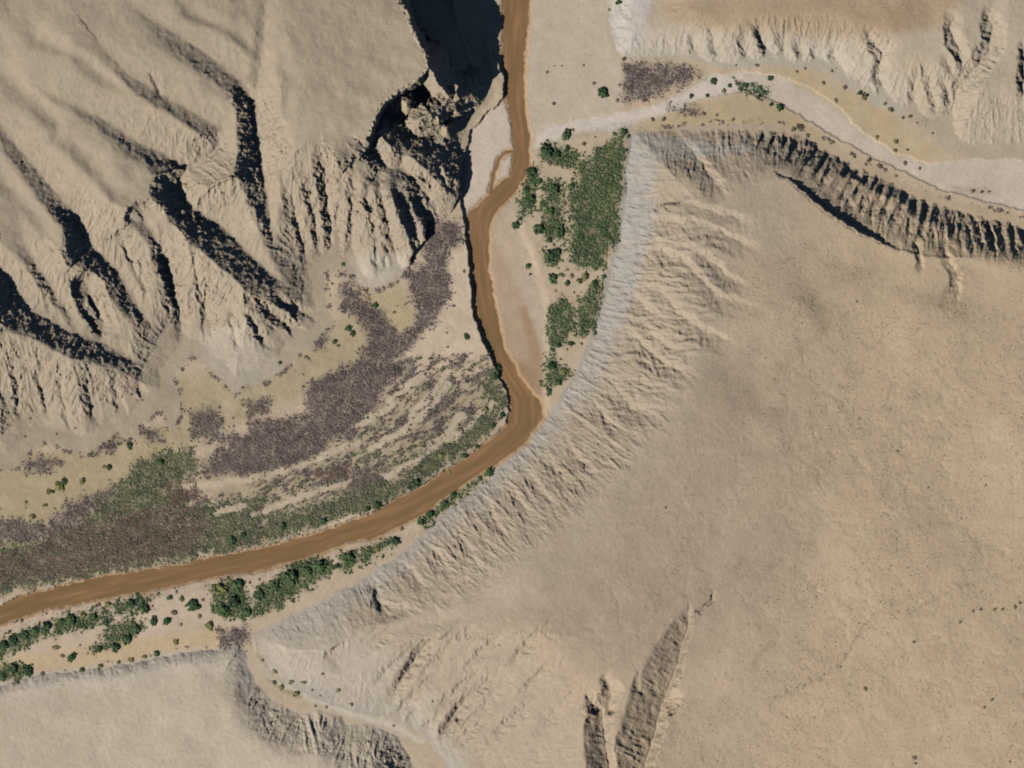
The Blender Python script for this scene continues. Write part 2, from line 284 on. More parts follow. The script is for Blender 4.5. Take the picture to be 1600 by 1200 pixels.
for k in range(26):
    x1 = 560 + (k % 13) * 23 + (k * 37 % 11); y1 = 1010 + (k * 53 % 170); ln = 60 + (k * 29 % 60)
    notch(hE, [(x1 + ln * .75, y1 - ln * .66), (x1 + ln * .35, y1 - ln * .35), (x1, y1)], 1.6 + (k % 4) * .7, 6, 12)
for p, dp in (([(690,985),(655,1020),(633,1056),(612,1090)], 8), ([(668,1000),(650,1030),(632,1050)], 7), ([(790,1045),(735,1085),(722,1105),(694,1140)], 7), ([(730,1085),(715,1110),(700,1130),(690,1150)], 8), ([(590,905),(588,930),(602,955)], 5), ([(640,945),(620,960),(590,965)], 4), ([(655,1100),(645,1120),(638,1135)], 4)): notch(hE, p, dp, 11, 14)
notch(hE, [(1390,945),(1350,980),(1320,1030),(1290,1055),(1245,1075),(1200,1095)], 1.2, 4, 6)
notch(hE, [(1120,922),(1105,945),(1085,958)], 5, 4, 7)
# north-east mesa
for p in ([(1180,30,40,.3,.3),(1192,62,28,.8,.5),(1204,92,14,.7,.5)], [(1240,60,30,.4,.4),(1255,95,14,.5,.4)], [(1350,38,46,.3,.3),(1362,65,34,.8,.5),(1378,85,27,.75,.5),(1372,120,18,.9,.5),(1386,158,8,.7,.4)],
          [(1560,-20,60,.4,.4),(1548,25,46,.6,.4),(1550,66,36,.65,.4),(1530,100,29,.5,.35),(1495,145,20,.5,.35),(1480,190,12,.4,.3),(1478,238,7,.3,.2)], [(1490,15,50,.4,.4),(1486,52,40,.7,.5),(1500,80,33,.6,.5),(1508,115,26,.5,.4)],
          [(1470,85,38,.5,.5),(1488,115,27,.7,.5),(1500,135,21,.5,.4)], [(1440,100,38,.4,.4),(1455,140,24,.7,.5),(1464,185,11,.5,.4)], [(1468,115,30,.5,.5),(1485,155,17,.6,.4)], [(1600,60,48,.7,.6),(1600,120,36,.9,.6),(1596,150,30,.6,.5)],
          [(1110,40,26,.4,.4),(1120,90,8,.4,.4)], [(1080,50,18,.3,.4),(1088,88,6,.3,.3)], [(1160,50,32,.4,.4),(1166,95,10,.4,.4)], [(1215,40,36,.4,.4),(1228,96,10,.4,.4)], [(1300,70,34,.4,.4),(1312,115,10,.4,.4)], [(1270,70,34,.4,.4),(1284,108,10,.4,.4)], [(1430,110,36,.3,.4),(1425,180,8,.3,.3)]):
    notch(hN, p, 12.0, 17, 24) if p[0][0] == 1560 else notch(hN, p, 11.0 if p[0][0] in (1180, 1350, 1490, 1600) else 5.5, 13 if p[0][0] in (1350, 1490) else 10, 15)
# south-west mesa
for p in ([(470,1150,30,.5,.6),(474,1135,22,.6,.6),(478,1118,12,.6,.6)], [(536,1195,28,.5,.6),(543,1160,22,.7,.6),(536,1125,12,.7,.6)], [(380,1085,26,.3,.5),(388,1065,18,.4,.6)], [(575,1185,24,.6,.6),(582,1155,16,.7,.6),(570,1130,9,.5,.5)], [(620,1210,22,.6,.6),(615,1172,16,.6,.6),(625,1150,10,.5,.5)],
          [(505,1150,24,.4,.5),(500,1112,9,.5,.5)], [(440,1130,28,.4,.5),(448,1105,12,.5,.5)]):
    gully(hS, p, 30, 1.5, 2.5)

# ------------------------------------------------------------------ rills combed down the slopes
def comb(h, scale, steps, seed):
    gyv, gxv = np.gradient(h, STEP)
    for _ in range(3):
        gxv = (gxv + np.roll(gxv, 2, 0) + np.roll(gxv, -2, 0) + np.roll(gxv, 2, 1) + np.roll(gxv, -2, 1)) / 5
        gyv = (gyv + np.roll(gyv, 2, 0) + np.roll(gyv, -2, 0) + np.roll(gyv, 2, 1) + np.roll(gyv, -2, 1)) / 5
    m = np.sqrt(gxv ** 2 + gyv ** 2) + 1e-4; ux, uy = gxv / m, gyv / m
    n = noise(X / scale, Y / scale, seed)
    acc = np.zeros_like(n); px = np.arange(NX, dtype=f32)[None, :].repeat(NY, 0); py = np.arange(NY, dtype=f32)[:, None].repeat(NX, 1)
    ax, ay, bx, by = px.copy(), py.copy(), px.copy(), py.copy()
    for _ in range(steps):
        for (qx, qy, sg) in ((ax, ay, 1), (bx, by, -1)):
            i = np.clip(qx.astype(np.int32), 0, NX - 1); j = np.clip(qy.astype(np.int32), 0, NY - 1)
            acc += n[j, i]; qx += sg * 1.5 * ux[j, i]; qy += sg * 1.5 * uy[j, i]
    acc /= acc.std()
    return acc, m
up = np.where(dW > 0, hW, np.where(dE > 0, hE, np.where(dN > 0, hN, np.where(dS > 0, hS, 0)))).astype(f32)
dmax = np.maximum(np.maximum(dW, dE), np.maximum(dN, dS))
c1, slope = comb(up, 7.0, 12, 3); c2, _ = comb(up, 3.6, 7, 9)
steep = sstep(np.where(dW > 0, 0.28, .16), np.where(dW > 0, 0.75, .5), slope - .2 * (dE > 260)) * sstep(0, 12, dmax)
rough = np.where(dW > 0, 0.85, np.where(dE > 0, 0.6, np.where(dN > 0, .7, np.where(X < 390, .1, .8)))) * (0.35 + 0.9 * sstep(-.8, .9, fbm(X, Y, 60, 3, 41)))
up = up + (1.25 * np.clip(c1, -2, 2) + 0.6 * np.clip(c2, -2, 2)) * steep * rough
up = up - (2.4 * np.clip(1 - 1.9 * np.abs(c1 + .3 * c2), 0, 1) + 1.0 * np.clip(1 - 1.8 * np.abs(c2), 0, 1)) * steep * rough
# broken rock on the steepest faces
blk = np.abs(fbm(X, Y, 11, 4, 23, .65)); blk2 = fbm(X, Y, 24, 4, 27, .7); up = up + (5.5 * (0.5 - blk) + 3.2 * blk2) * sstep(0.5, .95, slope) * (dW > 0) * sstep(0, 10, dmax)
up = up + 0.25 * fbm(X, Y, 6, 3, 61) * sstep(0, 10, dmax)
H = np.where(dmax > 0, np.maximum(up, low * 0 + low + 0.4 * 0), low)
H = np.where(dmax > 0, np.maximum(low, low * (1 - sstep(0, 14, dmax)) * 0 + np.where(up > low, up, low)), low).astype(f32)
# weathered crust of the flat ground
H = H + 0.12 * fbm(X, Y, 4.0, 2, 77) * (rv < -2)

# ------------------------------------------------------------------ soil colours (real surface colours)
def srgb(r, g, b):
    c = np.array([r, g, b]) / 255.0
    return np.where(c <= 0.04045, c / 12.92, ((c + 0.055) / 1.055) ** 2.4).astype(f32)
def col(r, g, b): return srgb(r, g, b) * ALB
ALB = 0.85
C = np.empty(X.shape + (3,), f32)
n_big = fbm(X, Y, 190, 4, 101); n_mid = fbm(X, Y, 45, 4, 111); n_sm = fbm(X, Y, 9, 3, 121); n_fine = fbm(X, Y, 4, 2, 131)
def lay(wt, c):
    wt = np.clip(wt, 0, 1)[..., None]; C[:] = C * (1 - wt) + np.array(c, f32) * wt
C[:] = col(176, 158, 130)
lay((dW > 0) * 1.0, col(163, 148, 125)); lay((dS > 0) * 1.0, col(186, 171, 148)); lay((dN > 0) * 1.0, col(172, 157, 134))
lay((dE > 0) * (0.5 + 0.35 * n_big), col(168, 148, 124))
lay(sstep(0.1, 1.3, n_mid) * 0.35 * (dmax > 0), col(160, 143, 122)); lay(sstep(0.1, 1.3, -n_mid) * 0.35 * (dmax > 0), col(184, 165, 132))

def area(pts, c, soft=4, alpha=1.0, grain=0.0, gs=None, R=None):
    q = poly(pts, R or (soft * 3 + 20))
    wt = sstep(-soft, soft, q + grain * (n_sm if gs is None else gs)) * alpha
    lay(wt, c); return wt
def line(pts, width, c, alpha=1.0, soft=3):
    w = window(pts, width + 12); d = seg_field(WX[w], WY[w], pts)[0]
    wt = np.zeros(X.shape, f32); wt[w] = (1 - sstep(width - soft, width + soft, d)) * alpha; lay(wt, c)

# plateau: warmer to the right, greyer brown across the middle
area([(1290,350),(1700,330),(1700,1300),(1150,1300),(1260,900)], col(186, 164, 131), 60, .55, 0, None, 200)
area([(830,820),(950,690),(1100,560),(1180,540),(1160,800),(1270,830),(1150,960),(1060,1040),(900,1040),(830,960)], col(158, 140, 120), 40, .6, 8, n_mid, 140)
area([(1035,250),(1090,245),(1130,300),(1150,330),(1040,335),(1030,290)], col(160, 142, 116), 8, .7)
area([(600,985),(640,970),(800,950),(820,985),(700,1000),(560,1020)], col(160, 142, 116), 10, .7)
area([(1030,0),(1500,-20),(1480,40),(1300,60),(1130,50),(1050,45)], col(160, 138, 108), 14, .8, 4)
area([(1330,15),(1450,5),(1450,45),(1350,50)], col(152, 128, 102), 14, .6, 4)
# pale foot of the walls
n_p0 = fbm(X, Y, 30, 4, 143, .7); pale = col(164, 157, 144)
bandE = (dE > -4) * (1 - sstep(np.where(Y > 640, 8, 22), np.where(Y > 640, 50, 66), dE + 9 * n_mid + 9 * n_p0)) * sstep(1040, 1000, X + (Y < 420) * 0) * sstep(380, 470, X)
lay((dE > 0) * sstep(240, 160, dE) * sstep(1270, 1200, X) * .75, col(166, 151, 129))
lay(bandE * (0.7 + .25 * n_p0), pale)
area([(983,208),(1040,215),(1200,230),(1110,245),(1035,245),(1020,290),(1028,330),(1000,420),(975,500),(930,560),(960,430),(972,300)], pale, 7, .8, 4)
lay((dN > 0) * sstep(70, 30, dN) * (X < 1420) * 0.6, col(176, 166, 148)); area([(960,0),(1020,-20),(1010,60),(985,85),(965,80),(952,30)], col(182, 173, 160), 6, .9)
lay((dS > 0) * sstep(44, 14, dS + 12 * n_mid) * (X < 395) * 0.5, col(192, 180, 163)); area([(400,985),(520,930),(560,990),(640,1040),(600,1090),(500,1070),(430,1050)], col(180, 168, 150), 20, .6, 8)
area([(600,1110),(680,1080),(690,1130),(700,1200),(660,1200)], col(180, 166, 146), 10, .5, 5)
lay((dW > 0) * sstep(50, 20, dW) * (Y > 420) * (X > 270) * 0.25, col(174, 160, 138)); area([(545,400),(640,395),(640,420),(590,452),(556,445)], col(186, 174, 154), 8, .7)
area([(310,520),(400,500),(440,580),(370,615),(330,585)], col(176, 164, 146), 10, .6)
for p in ([(620,1060),(640,1030)], [(690,1140),(700,1120)]): line(p, 6, col(132, 112, 96), .5)

for p, wd, c, al in (([(1200,1095),(1245,1075),(1290,1055),(1320,1030),(1350,980),(1390,945),(1440,925)], 4, (150,132,106), .32), ([(1380,955),(1420,960),(1480,925),(1540,905),(1620,880)], 3, (156,138,112), .3), ([(1427,1175),(1440,1150),(1490,1125),(1540,1100),(1620,1060)], 2.5, (190,170,142), .3),
        ([(1125,922),(1150,890),(1165,865)], 4, (154,136,112), .5), ([(1180,1040),(1190,1020),(1205,1005)], 5, (154,136,112), .5), ([(1090,760),(1110,800),(1120,850)], 5, (158,140,116), .35), ([(1260,470),(1310,440),(1360,425)], 8, (160,142,114), .4), ([(1280,520),(1240,560),(1200,610)], 7, (162,142,116), .4),
        ([(1500,420),(1480,450),(1470,480)], 4, (140,124,102), .6), ([(900,640),(890,760),(870,860)], 12, (158,139,116), .3), ([(960,690),(955,780),(960,860)], 9, (170,152,126), .35), ([(1300,760),(1290,860),(1240,940)], 4, (190,168,140), .35)): line(p, wd, col(*c), al, wd * .8)
lo = (dmax <= 0)
Cup = C.copy()
# lowland
C[:] = col(182, 163, 136)
sand = col(184, 169, 146); pinks = col(192, 177, 158)
area([(820,-80),(950,-80),(950,60),(970,100),(975,165),(900,210),(850,225),(828,240),(822,170)], sand, 5, 1)
area([(722,335),(738,200),(760,178),(792,160),(806,230),(800,275),(760,315)], pinks, 3, 1); area([(783,240),(803,240),(800,272),(772,285)], pinks, 3, .8)
area([(764,350),(800,305),(815,330),(808,370),(845,470),(850,640),(832,612),(800,612),(765,430)], col(180, 162, 138), 4, 1)
area([(765,350),(800,430),(826,500),(845,640),(800,640),(780,500)], col(168, 144, 116), 9, .8, 4)
area([(812,478),(822,480),(838,520),(848,570),(850,630),(838,640),(836,590),(826,540)], col(160, 130, 100), 4, .85, 2); area([(764,345),(790,330),(806,372),(818,430),(812,450),(796,400),(775,370)], col(182, 160, 132), 5, .6, 4)
area([(800,560),(835,570),(842,640),(812,640)], col(150, 122, 92), 9, .85, 3)
WASH = [(830,225),(860,200),(960,180),(1010,172),(1060,150),(1110,120),(1160,112),(1215,118),(1260,135),(1310,165),(1345,205),(1400,240),(1450,255),(1510,250),(1700,250),(1700,345),(1600,328),(1530,312),(1470,295),(1420,272),(1350,238),(1290,205),(1240,175),(1200,152),(1160,145),(1110,150),(1060,170),(1000,192),(960,205),(900,215)]
washw = area(WASH, col(188, 174, 155), 5, 1)
area([(826,235),(850,200),(900,190),(960,178),(1010,170),(1060,150),(1110,122),(1160,114),(1160,143),(1110,148),(1060,168),(1000,190),(960,203),(900,213),(850,225)], col(198, 185, 168), 5, .9, 3)
area([(1010,188),(1080,165),(1150,150),(1200,155),(1250,185),(1330,238),(1400,275),(1300,240),(1200,200),(1100,202),(990,205)], col(170, 151, 116), 8, .75, 7)
area([(1200,100),(1260,112),(1330,145),(1400,185),(1470,240),(1440,252),(1390,236),(1340,200),(1300,165),(1250,138)], col(176, 157, 120), 8, .75, 8)
area([(1480,290),(1540,292),(1560,302),(1500,302)], col(160, 142, 116), 3, .5, 4)
# west floodplain ground
area([(-90,740),(190,680),(290,660),(330,680),(240,715),(180,755),(70,820),(-90,830)], col(164, 148, 114), 8, .8, 8)
area([(270,585),(440,580),(520,500),(640,460),(640,520),(560,580),(400,650),(290,690)], col(164, 149, 116), 9, .75, 9)
area([(550,470),(630,445),(650,500),(625,520),(600,490)], col(172, 156, 120), 6, .8, 8)
area([(700,400),(735,380),(740,500),(760,545),(700,570),(650,600),(620,570),(690,490)], col(192, 172, 146), 5, 1, 4)
area([(380,710),(560,650),(700,590),(790,620),(760,690),(600,760),(430,800),(290,765)], col(166, 150, 122), 9, .9, 8)
area([(-90,985),(340,905),(540,860),(520,900),(390,970),(385,1005),(0,1065),(-90,1080)], col(190, 170, 145), 6, .9, 4)
area([(-90,1040),(200,1000),(350,980),(340,1010),(0,1060)], col(188, 164, 124), 6, .6, 5)
area([(885,205),(985,205),(970,330),(945,430),(880,630),(850,640),(855,470),(815,360),(820,270)], col(184, 164, 136), 5, .7, 4)
area([(420,1010),(480,1078),(600,1118),(670,1155),(640,1160),(520,1115),(430,1070),(400,1040)], col(180, 167, 145), 6, .8, 4)
line([(396,1000),(408,1034),(432,1062),(478,1088),(540,1112),(610,1132),(660,1160)], 4, col(194,182,162), .8); line([(402,1025),(426,1055),(440,1064),(480,1066)], 2.5, col(132,124,84), .6); line([(420,1062),(440,1078),(470,1088)], 2.5, col(136,128,88), .6)
Clow = C.copy()
mixw = sstep(-1.5, 2.5, dmax)[..., None]; C[:] = Clow * (1 - mixw) + Cup * mixw

# ------------------------------------------------------------------ brush cover: where each kind grows
cover = {k: np.zeros(X.shape, f32) for k in ('grey', 'green', 'red', 'dark')}
clump = fbm(X, Y, 20, 5, 201, .75); clump2 = fbm(X, Y, 17, 5, 211, .7)
def grow(kind, pts, amount=1.0, grain=0.0, soft=7.0, gap=0.0):
    q = poly(pts, 34) + (4.5 if kind in ('green', 'red') else 1.5)
    wt = sstep(-soft - 2, soft + 4, q + 2.6 * grain * clump - 1) * amount * (.62 + .38 * sstep(-.7, .5, clump2))
    if gap: wt = wt * sstep(gap - .35, gap + .35, clump2)
    cover[kind] = np.maximum(cover[kind], wt)
GREY = [[(668,352),(690,340),(722,345),(718,380),(700,400),(705,440),(700,475),(680,500),(660,520),(640,545),(620,560),(600,590),(560,600),(540,590),(560,560),(575,530),(560,500),(535,480),(530,445),(548,440),(560,460),(590,480),(610,505),(625,522),(645,512),(652,485),(640,455),(635,425),(665,410)],
 [(480,600),(545,570),(640,560),(650,575),(600,610),(590,640),(560,660),(520,690),(480,720),(430,730),(370,720),(345,690),(330,690),(300,680),(295,650),(310,640),(345,640),(345,675),(380,680),(400,655),(480,650)],
 [(490,525),(510,520),(508,545),(492,548)], [(220,672),(250,670),(255,688),(225,688)], [(382,630),(420,622),(418,645),(390,655)], [(345,700),(430,690),(520,700),(470,735),(390,745),(300,740)],
 [(973,100),(1000,97),(1060,100),(1095,115),(1060,135),(1020,150),(975,160)], [(1050,168),(1085,164),(1095,175),(1060,178)], [(340,985),(385,978),(390,1005),(345,1012)], [(40,720),(70,715),(95,720),(75,738),(42,738)], [(155,690),(185,678),(180,705),(150,710)],
 [(75,820),(100,790),(180,757),(200,765),(160,800),(110,830),(60,850),(0,850),(-80,840),(-80,810),(15,812)], [(660,620),(700,590),(700,640),(665,660)], [(520,755),(560,730),(600,745),(580,775),(540,775)]]
for p in GREY: grow('grey', p, .95, 3.0)
cs_, sn_ = math.cos(-.55), math.sin(-.55); U_, V_ = (X * cs_ + Y * sn_) * .33, -X * sn_ + Y * cs_
streak = fbm(U_, V_, 12, 4, 231, .7); streak2 = fbm(U_, V_, 12, 4, 241, .7)
MOT = poly([(395,720),(520,690),(600,620),(650,560),(720,555),(770,545),(790,590),(800,640),(740,690),(640,755),(520,800),(420,835),(300,840),(290,770),(390,770)], 40)
cover['grey'] = np.maximum(cover['grey'], sstep(-6, 8, MOT) * sstep(-.15, .5, streak) * .85)
cover['green'] = np.maximum(cover['green'], sstep(-6, 8, MOT) * sstep(.1, .7, streak2) * .8)
DRYG = poly([(-60,745),(190,685),(290,665),(280,600),(440,585),(520,500),(640,460),(650,510),(560,570),(400,660),(240,715),(180,755),(70,820),(-60,830)], 40)
cover['green'] = np.maximum(cover['green'], sstep(-4, 8, DRYG) * sstep(.5, 1.1, clump) * .35)
cover['grey'] = np.maximum(cover['grey'], sstep(-4, 8, DRYG) * sstep(.5, 1.2, clump2) * .3)
grow('grey', [(560,640),(700,590),(780,560),(790,610),(740,680),(620,750),(470,790),(380,770),(420,720)], .75, 0, 6, .45)
grow('grey', [(640,520),(700,490),(740,560),(700,600),(620,620)], .5, 0, 6, .8)
GREEN = [[(180,760),(240,710),(300,706),(310,735),(270,760),(300,790),(420,780),(400,830),(300,870),(180,890),(0,925),(-80,930),(-80,850),(60,850),(130,820)],
 [(400,820),(500,785),(560,765),(640,745),(660,752),(600,785),(520,815),(430,840),(340,868),(330,850)], [(780,560),(772,590),(790,630),(770,640),(755,600)], [(640,720),(700,690),(760,640),(775,660),(740,695),(690,730),(650,755)]]
for p in GREEN: grow('green', p, .95, 3.0)
RED = [[(110,830),(210,800),(300,790),(330,820),(300,860),(180,885),(60,905),(-80,915),(-80,880),(40,860)], [(260,760),(300,750),(310,780),(270,790)], [(500,740),(540,725),(560,740),(520,750)]]
for p in RED: grow('red', p, .9, 4.0)
DARK = [[(905,255),(935,232),(974,206),(976,240),(972,300),(962,370),(945,415),(905,418),(890,408),(888,350),(893,300)],
 [(815,300),(825,258),(842,262),(838,300),(828,335),(812,345)], [(850,285),(875,280),(882,330),(876,378),(852,370),(848,330)], [(842,230),(880,228),(905,240),(900,262),(870,262),(850,250)], [(850,393),(872,390),(868,410),(850,412)],
 [(858,478),(885,464),(900,478),(896,510),(885,535),(866,550),(856,535)], [(908,462),(940,436),(935,480),(925,515),(908,530),(900,510)], [(855,560),(868,555),(880,575),(890,585),(875,600),(858,612),(852,600)],
 [(328,915),(345,905),(375,905),(385,925),(395,955),(380,968),(340,960),(330,940)], [(395,925),(440,895),(455,870)[:2],(510,875),(525,890),(480,920),(430,950),(392,965)], [(530,868),(560,862),(620,838),(612,852),(560,885),(530,890)], [(660,810),(700,778),(745,748),(750,752),(700,795),(665,822)],
 [(-80,1010),(0,1000),(40,985),(75,975),(80,990),(40,1010),(0,1030),(-80,1040)], [(75,975),(120,960),(170,955),(175,968),(120,985),(85,995)], [(178,975),(215,965),(225,980),(190,1005),(150,1020),(145,1012)], [(-60,1045),(0,1040),(45,1040),(50,1055),(0,1062),(-60,1070)], [(175,945),(240,930),(235,950),(180,960)], [(1150,130),(1180,133),(1200,150),(1170,146)]]
for p in DARK: grow('dark', p, .95, 3.0)
grow('dark', [(830,260),(885,270),(890,420),(870,470),(845,420),(840,340)], .8, 0, 5, .5)
grow('dark', [(0,970),(240,925),(340,905),(330,930),(200,960),(60,990),(0,1000)], .8, 0, 5, .7)
cover['grey'] = np.maximum(cover['grey'], (1 - sstep(2, 6, np.abs(dW + 1.5))) * (X > -20) * (X < 680) * (Y > 400) * sstep(-.1, .6, clump2) * .8)
cover['grey'] = np.maximum(cover['grey'], (1 - sstep(2, 6, np.abs(dS + 2))) * (X < 390) * sstep(.2, .9, clump) * .6)
cover['grey'] = np.maximum(cover['grey'], (1 - sstep(2, 5, np.abs(dE + 2))) * (X > 980) * sstep(.1, .7, clump) * .7)
STREAKS = [[(288,762),(330,758),(380,750),(410,742)], [(395,805),(440,788),(500,768),(545,752)], [(420,742),(470,728),(520,705),(560,690)], [(580,700),(630,672),(670,640),(700,600)], [(600,745),(650,720),(690,690),(720,650)], [(640,650),(680,610),(700,580)], [(340,800),(380,790)], [(560,665),(600,640),(640,600)], [(500,828),(560,808)], [(700,690),(740,660),(770,630)]]
gapw = np.zeros(X.shape, f32)
for p in STREAKS:
    w0 = window(p, 24); gapw[w0] = np.maximum(gapw[w0], (1 - sstep(2, 9, seg_field(WX[w0] + 2 * clump[w0], WY[w0] + 2 * clump[w0], p)[0] + 3 * clump2[w0])))
for k in cover: cover[k] = cover[k] * (1 - .9 * gapw)
lay(gapw * .85, col(190, 172, 146))
dry = (rv < -3) * (dmax < 6)
for k in cover: cover[k] = cover[k] * dry
cover['green'] = np.maximum(cover['green'], cover['grey'] * sstep(.5, 1.1, clump2) * .8)
for k in ('grey', 'green', 'red'): cover[k] = cover[k] * (.35 + .65 * sstep(-1.3, -.5, fbm(X, Y, 13, 4, 251, .7)))
cover['grey'] = cover['grey'] * (1 - cover['green']) * (1 - cover['red'] * .7); cover['green'] = cover['green'] * (1 - .8 * cover['red'])
lay(cover['grey'] * .92, col(98, 87, 82)); lay(cover['green'] * .9, col(92, 94, 70)); lay(cover['red'] * .92, col(100, 84, 74)); lay(cover['dark'] * .9, col(84, 90, 64))
n_p = fbm(X, Y, 26, 4, 141, .7); n_q = fbm(X, Y, 7, 3, 151, .8)
lay(sstep(.1, 1.2, n_p) * .3 * (dmax > 0), col(186, 160, 134)); lay(sstep(.1, 1.2, -n_p) * .3 * (dmax > 0), col(168, 154, 126))
lay(sstep(.2, 1.2, n_q) * .28, col(156, 139, 114)); lay(sstep(.3, 1.2, fbm(X, Y, 18, 5, 161, .8)) * .35 * lo, col(166, 146, 116)); lay(sstep(.2, 1.2, fbm(X, Y, 60, 5, 171, .7)) * .3 * lo, col(194, 178, 156))
grain = np.where(lo, 1.5, 1.0)
C *= (1 + 0.05 * n_sm * grain + 0.035 * n_fine + 0.03 * n_big)[..., None]
# river bed and damp margins
wet = sstep(-9, -1, rv + 2 * n_sm)[..., None] * (wfp < 0)[..., None] * .8; C[:] = C * (1 - wet) + col(168, 136, 100) * wet
C *= np.array([.985, 1.0, 1.045], f32)
C[:] = np.clip(C, 0.01, 0.9)

# ------------------------------------------------------------------ materials
def material(name):
    m = bpy.data.materials.new(name); m.use_nodes = True
    return m, m.node_tree.nodes, m.node_tree.links, m.node_tree.nodes['Principled BSDF']
def soil_material():
    m, N, L, b = material('desert soil')
    at = N.new('ShaderNodeAttribute'); at.attribute_name = 'soil'
    tc = N.new('ShaderNodeNewGeometry')
    n1 = N.new('ShaderNodeTexNoise'); n1.inputs['Scale'].default_value = 0.9; n1.inputs['Detail'].default_value = 5; n1.inputs['Roughness'].default_value = .7
    n2 = N.new('ShaderNodeTexNoise'); n2.inputs['Scale'].default_value = 0.06; n2.inputs['Detail'].default_value = 6
    L.new(tc.outputs['Position'], n1.inputs['Vector']); L.new(tc.outputs['Position'], n2.inputs['Vector'])
    mr = N.new('ShaderNodeMapRange'); mr.inputs[1].default_value = .3; mr.inputs[2].default_value = .7; mr.inputs[3].default_value = .9; mr.inputs[4].default_value = 1.1
    mr2 = N.new('ShaderNodeMapRange'); mr2.inputs[1].default_value = .3; mr2.inputs[2].default_value = .7; mr2.inputs[3].default_value = .94; mr2.inputs[4].default_value = 1.06
    L.new(n1.outputs['Fac'], mr.inputs[0]); L.new(n2.outputs['Fac'], mr2.inputs[0])
    mu = N.new('ShaderNodeMath'); mu.operation = 'MULTIPLY'; L.new(mr.outputs[0], mu.inputs[0]); L.new(mr2.outputs[0], mu.inputs[1])
    vm = N.new('ShaderNodeVectorMath'); vm.operation = 'SCALE'; L.new(at.outputs['Color'], vm.inputs[0]); L.new(mu.outputs[0], vm.inputs['Scale'])
    L.new(vm.outputs[0], b.inputs['Base Color'])
    b.inputs['Roughness'].default_value = 1; b.inputs['Specular IOR Level'].default_value = 0
    return m
SOIL = soil_material()
def water_material():
    m, N, L, b = material('muddy water')
    tc = N.new('ShaderNodeAttribute'); tc.attribute_name = 'flow'
    mp = N.new('ShaderNodeMapping'); mp.inputs['Scale'].default_value = (.012, .12, 1); L.new(tc.outputs['Vector'], mp.inputs['Vector'])
    n = N.new('ShaderNodeTexNoise'); n.inputs['Scale'].default_value = 1; n.inputs['Detail'].default_value = 4; L.new(mp.outputs[0], n.inputs['Vector'])
    r = N.new('ShaderNodeValToRGB'); L.new(n.outputs['Fac'], r.inputs[0])
    r.color_ramp.elements[0].position = .3; r.color_ramp.elements[1].position = .7
    r.color_ramp.elements[0].color = (*(srgb(118, 96, 64) * ALB), 1); r.color_ramp.elements[1].color = (*(srgb(150, 116, 82) * ALB), 1)
    e = r.color_ramp.elements.new(.52); e.color = (*(srgb(131, 102, 71) * ALB), 1)
    L.new(r.outputs[0], b.inputs['Base Color']); b.inputs['Roughness'].default_value = .22; b.inputs['Specular IOR Level'].default_value = .3
    return m
def leaf_material(name, c0, c1, by_object=True):
    m, N, L, b = material(name)
    r = N.new('ShaderNodeValToRGB'); r.color_ramp.elements[0].color = (*c0, 1); r.color_ramp.elements[1].color = (*c1, 1)
    g = N.new('ShaderNodeNewGeometry'); nz = N.new('ShaderNodeTexNoise'); nz.inputs['Scale'].default_value = .09; nz.inputs['Detail'].default_value = 4; L.new(g.outputs['Position'], nz.inputs['Vector'])
    mr = N.new('ShaderNodeMapRange'); mr.inputs[1].default_value = .32; mr.inputs[2].default_value = .68; mr.inputs[3].default_value = -.25; mr.inputs[4].default_value = .65; L.new(nz.outputs['Fac'], mr.inputs[0])
    ma = N.new('ShaderNodeMath'); ma.operation = 'MULTIPLY_ADD'; L.new(g.outputs['Random Per Island'], ma.inputs[0]); ma.inputs[1].default_value = .6; L.new(mr.outputs[0], ma.inputs[2]); L.new(ma.outputs[0], r.inputs[0])
    L.new(r.outputs[0], b.inputs['Base Color']); b.inputs['Roughness'].default_value = .9; b.inputs['Specular IOR Level'].default_value = .1
    return m

# ------------------------------------------------------------------ ground meshes cut from the height field
def world_xy(x, y): return (x - 800) * S, (600 - y) * S
ex_x = np.concatenate([[-5000, -1500, -400], gx, [2000, 3100, 6600]]).astype(f32); ex_y = np.concatenate([[-5000, -1500, -400], gy, [1600, 2700, 6200]]).astype(f32)
pad = ((3, 3), (3, 3))
HP = np.pad(H, pad, 'edge'); CP = np.pad(C, pad + ((0, 0),), 'edge')
EX, EY = np.meshgrid(ex_x, ex_y)
wxp, wyp = world_xy(EX, EY)
VP = np.stack([wxp, wyp, HP * S], -1).reshape(-1, 3).astype(f32); CPf = CP.reshape(-1, 3)
ny, nx = HP.shape
idx = np.arange(ny * nx).reshape(ny, nx)
Q = np.stack([idx[1:, :-1], idx[1:, 1:], idx[:-1, 1:], idx[:-1, :-1]], -1).reshape(-1, 4)
steepm = (slope > 0.22)
rim_e = sstep(0, 1, dE) * 0
reg = np.full(X.shape, 5, np.int8)                       # 5 floodplain
barm = (rv > -1e3)
SB = [[(722,335),(738,200),(760,178),(792,160),(806,230),(800,275),(790,320),(760,335)], [(764,350),(800,305),(815,330),(808,370),(845,470),(852,640),(800,640),(765,430)], [(820,-90),(950,-90),(950,60),(970,100),(975,165),(900,195),(850,225),(828,240),(815,170)]]
for q in SB: reg[poly(q, 30) > 0] = 7
reg[poly(WASH, 30) > 0] = 6
reg[rv > -1] = 8
reg[dW > 0] = 2; reg[dN > 0] = 3; reg[dS > 0] = 4
wallw = 150 + 50 * (Y < 560); reg[dE > 0] = 0; reg[(dE > 0) & (dE < wallw + 10 * n_mid) & (X < 1240) & (Y < 960)] = 1
reg[w][(s_r < 0) & (dE[w] > 0)] = 1
reg[(dE > 0) & (X < 800) & (Y > 930)] = 1
RP = np.pad(reg, pad, 'edge'); RF = RP[:-1, :-1].reshape(-1)
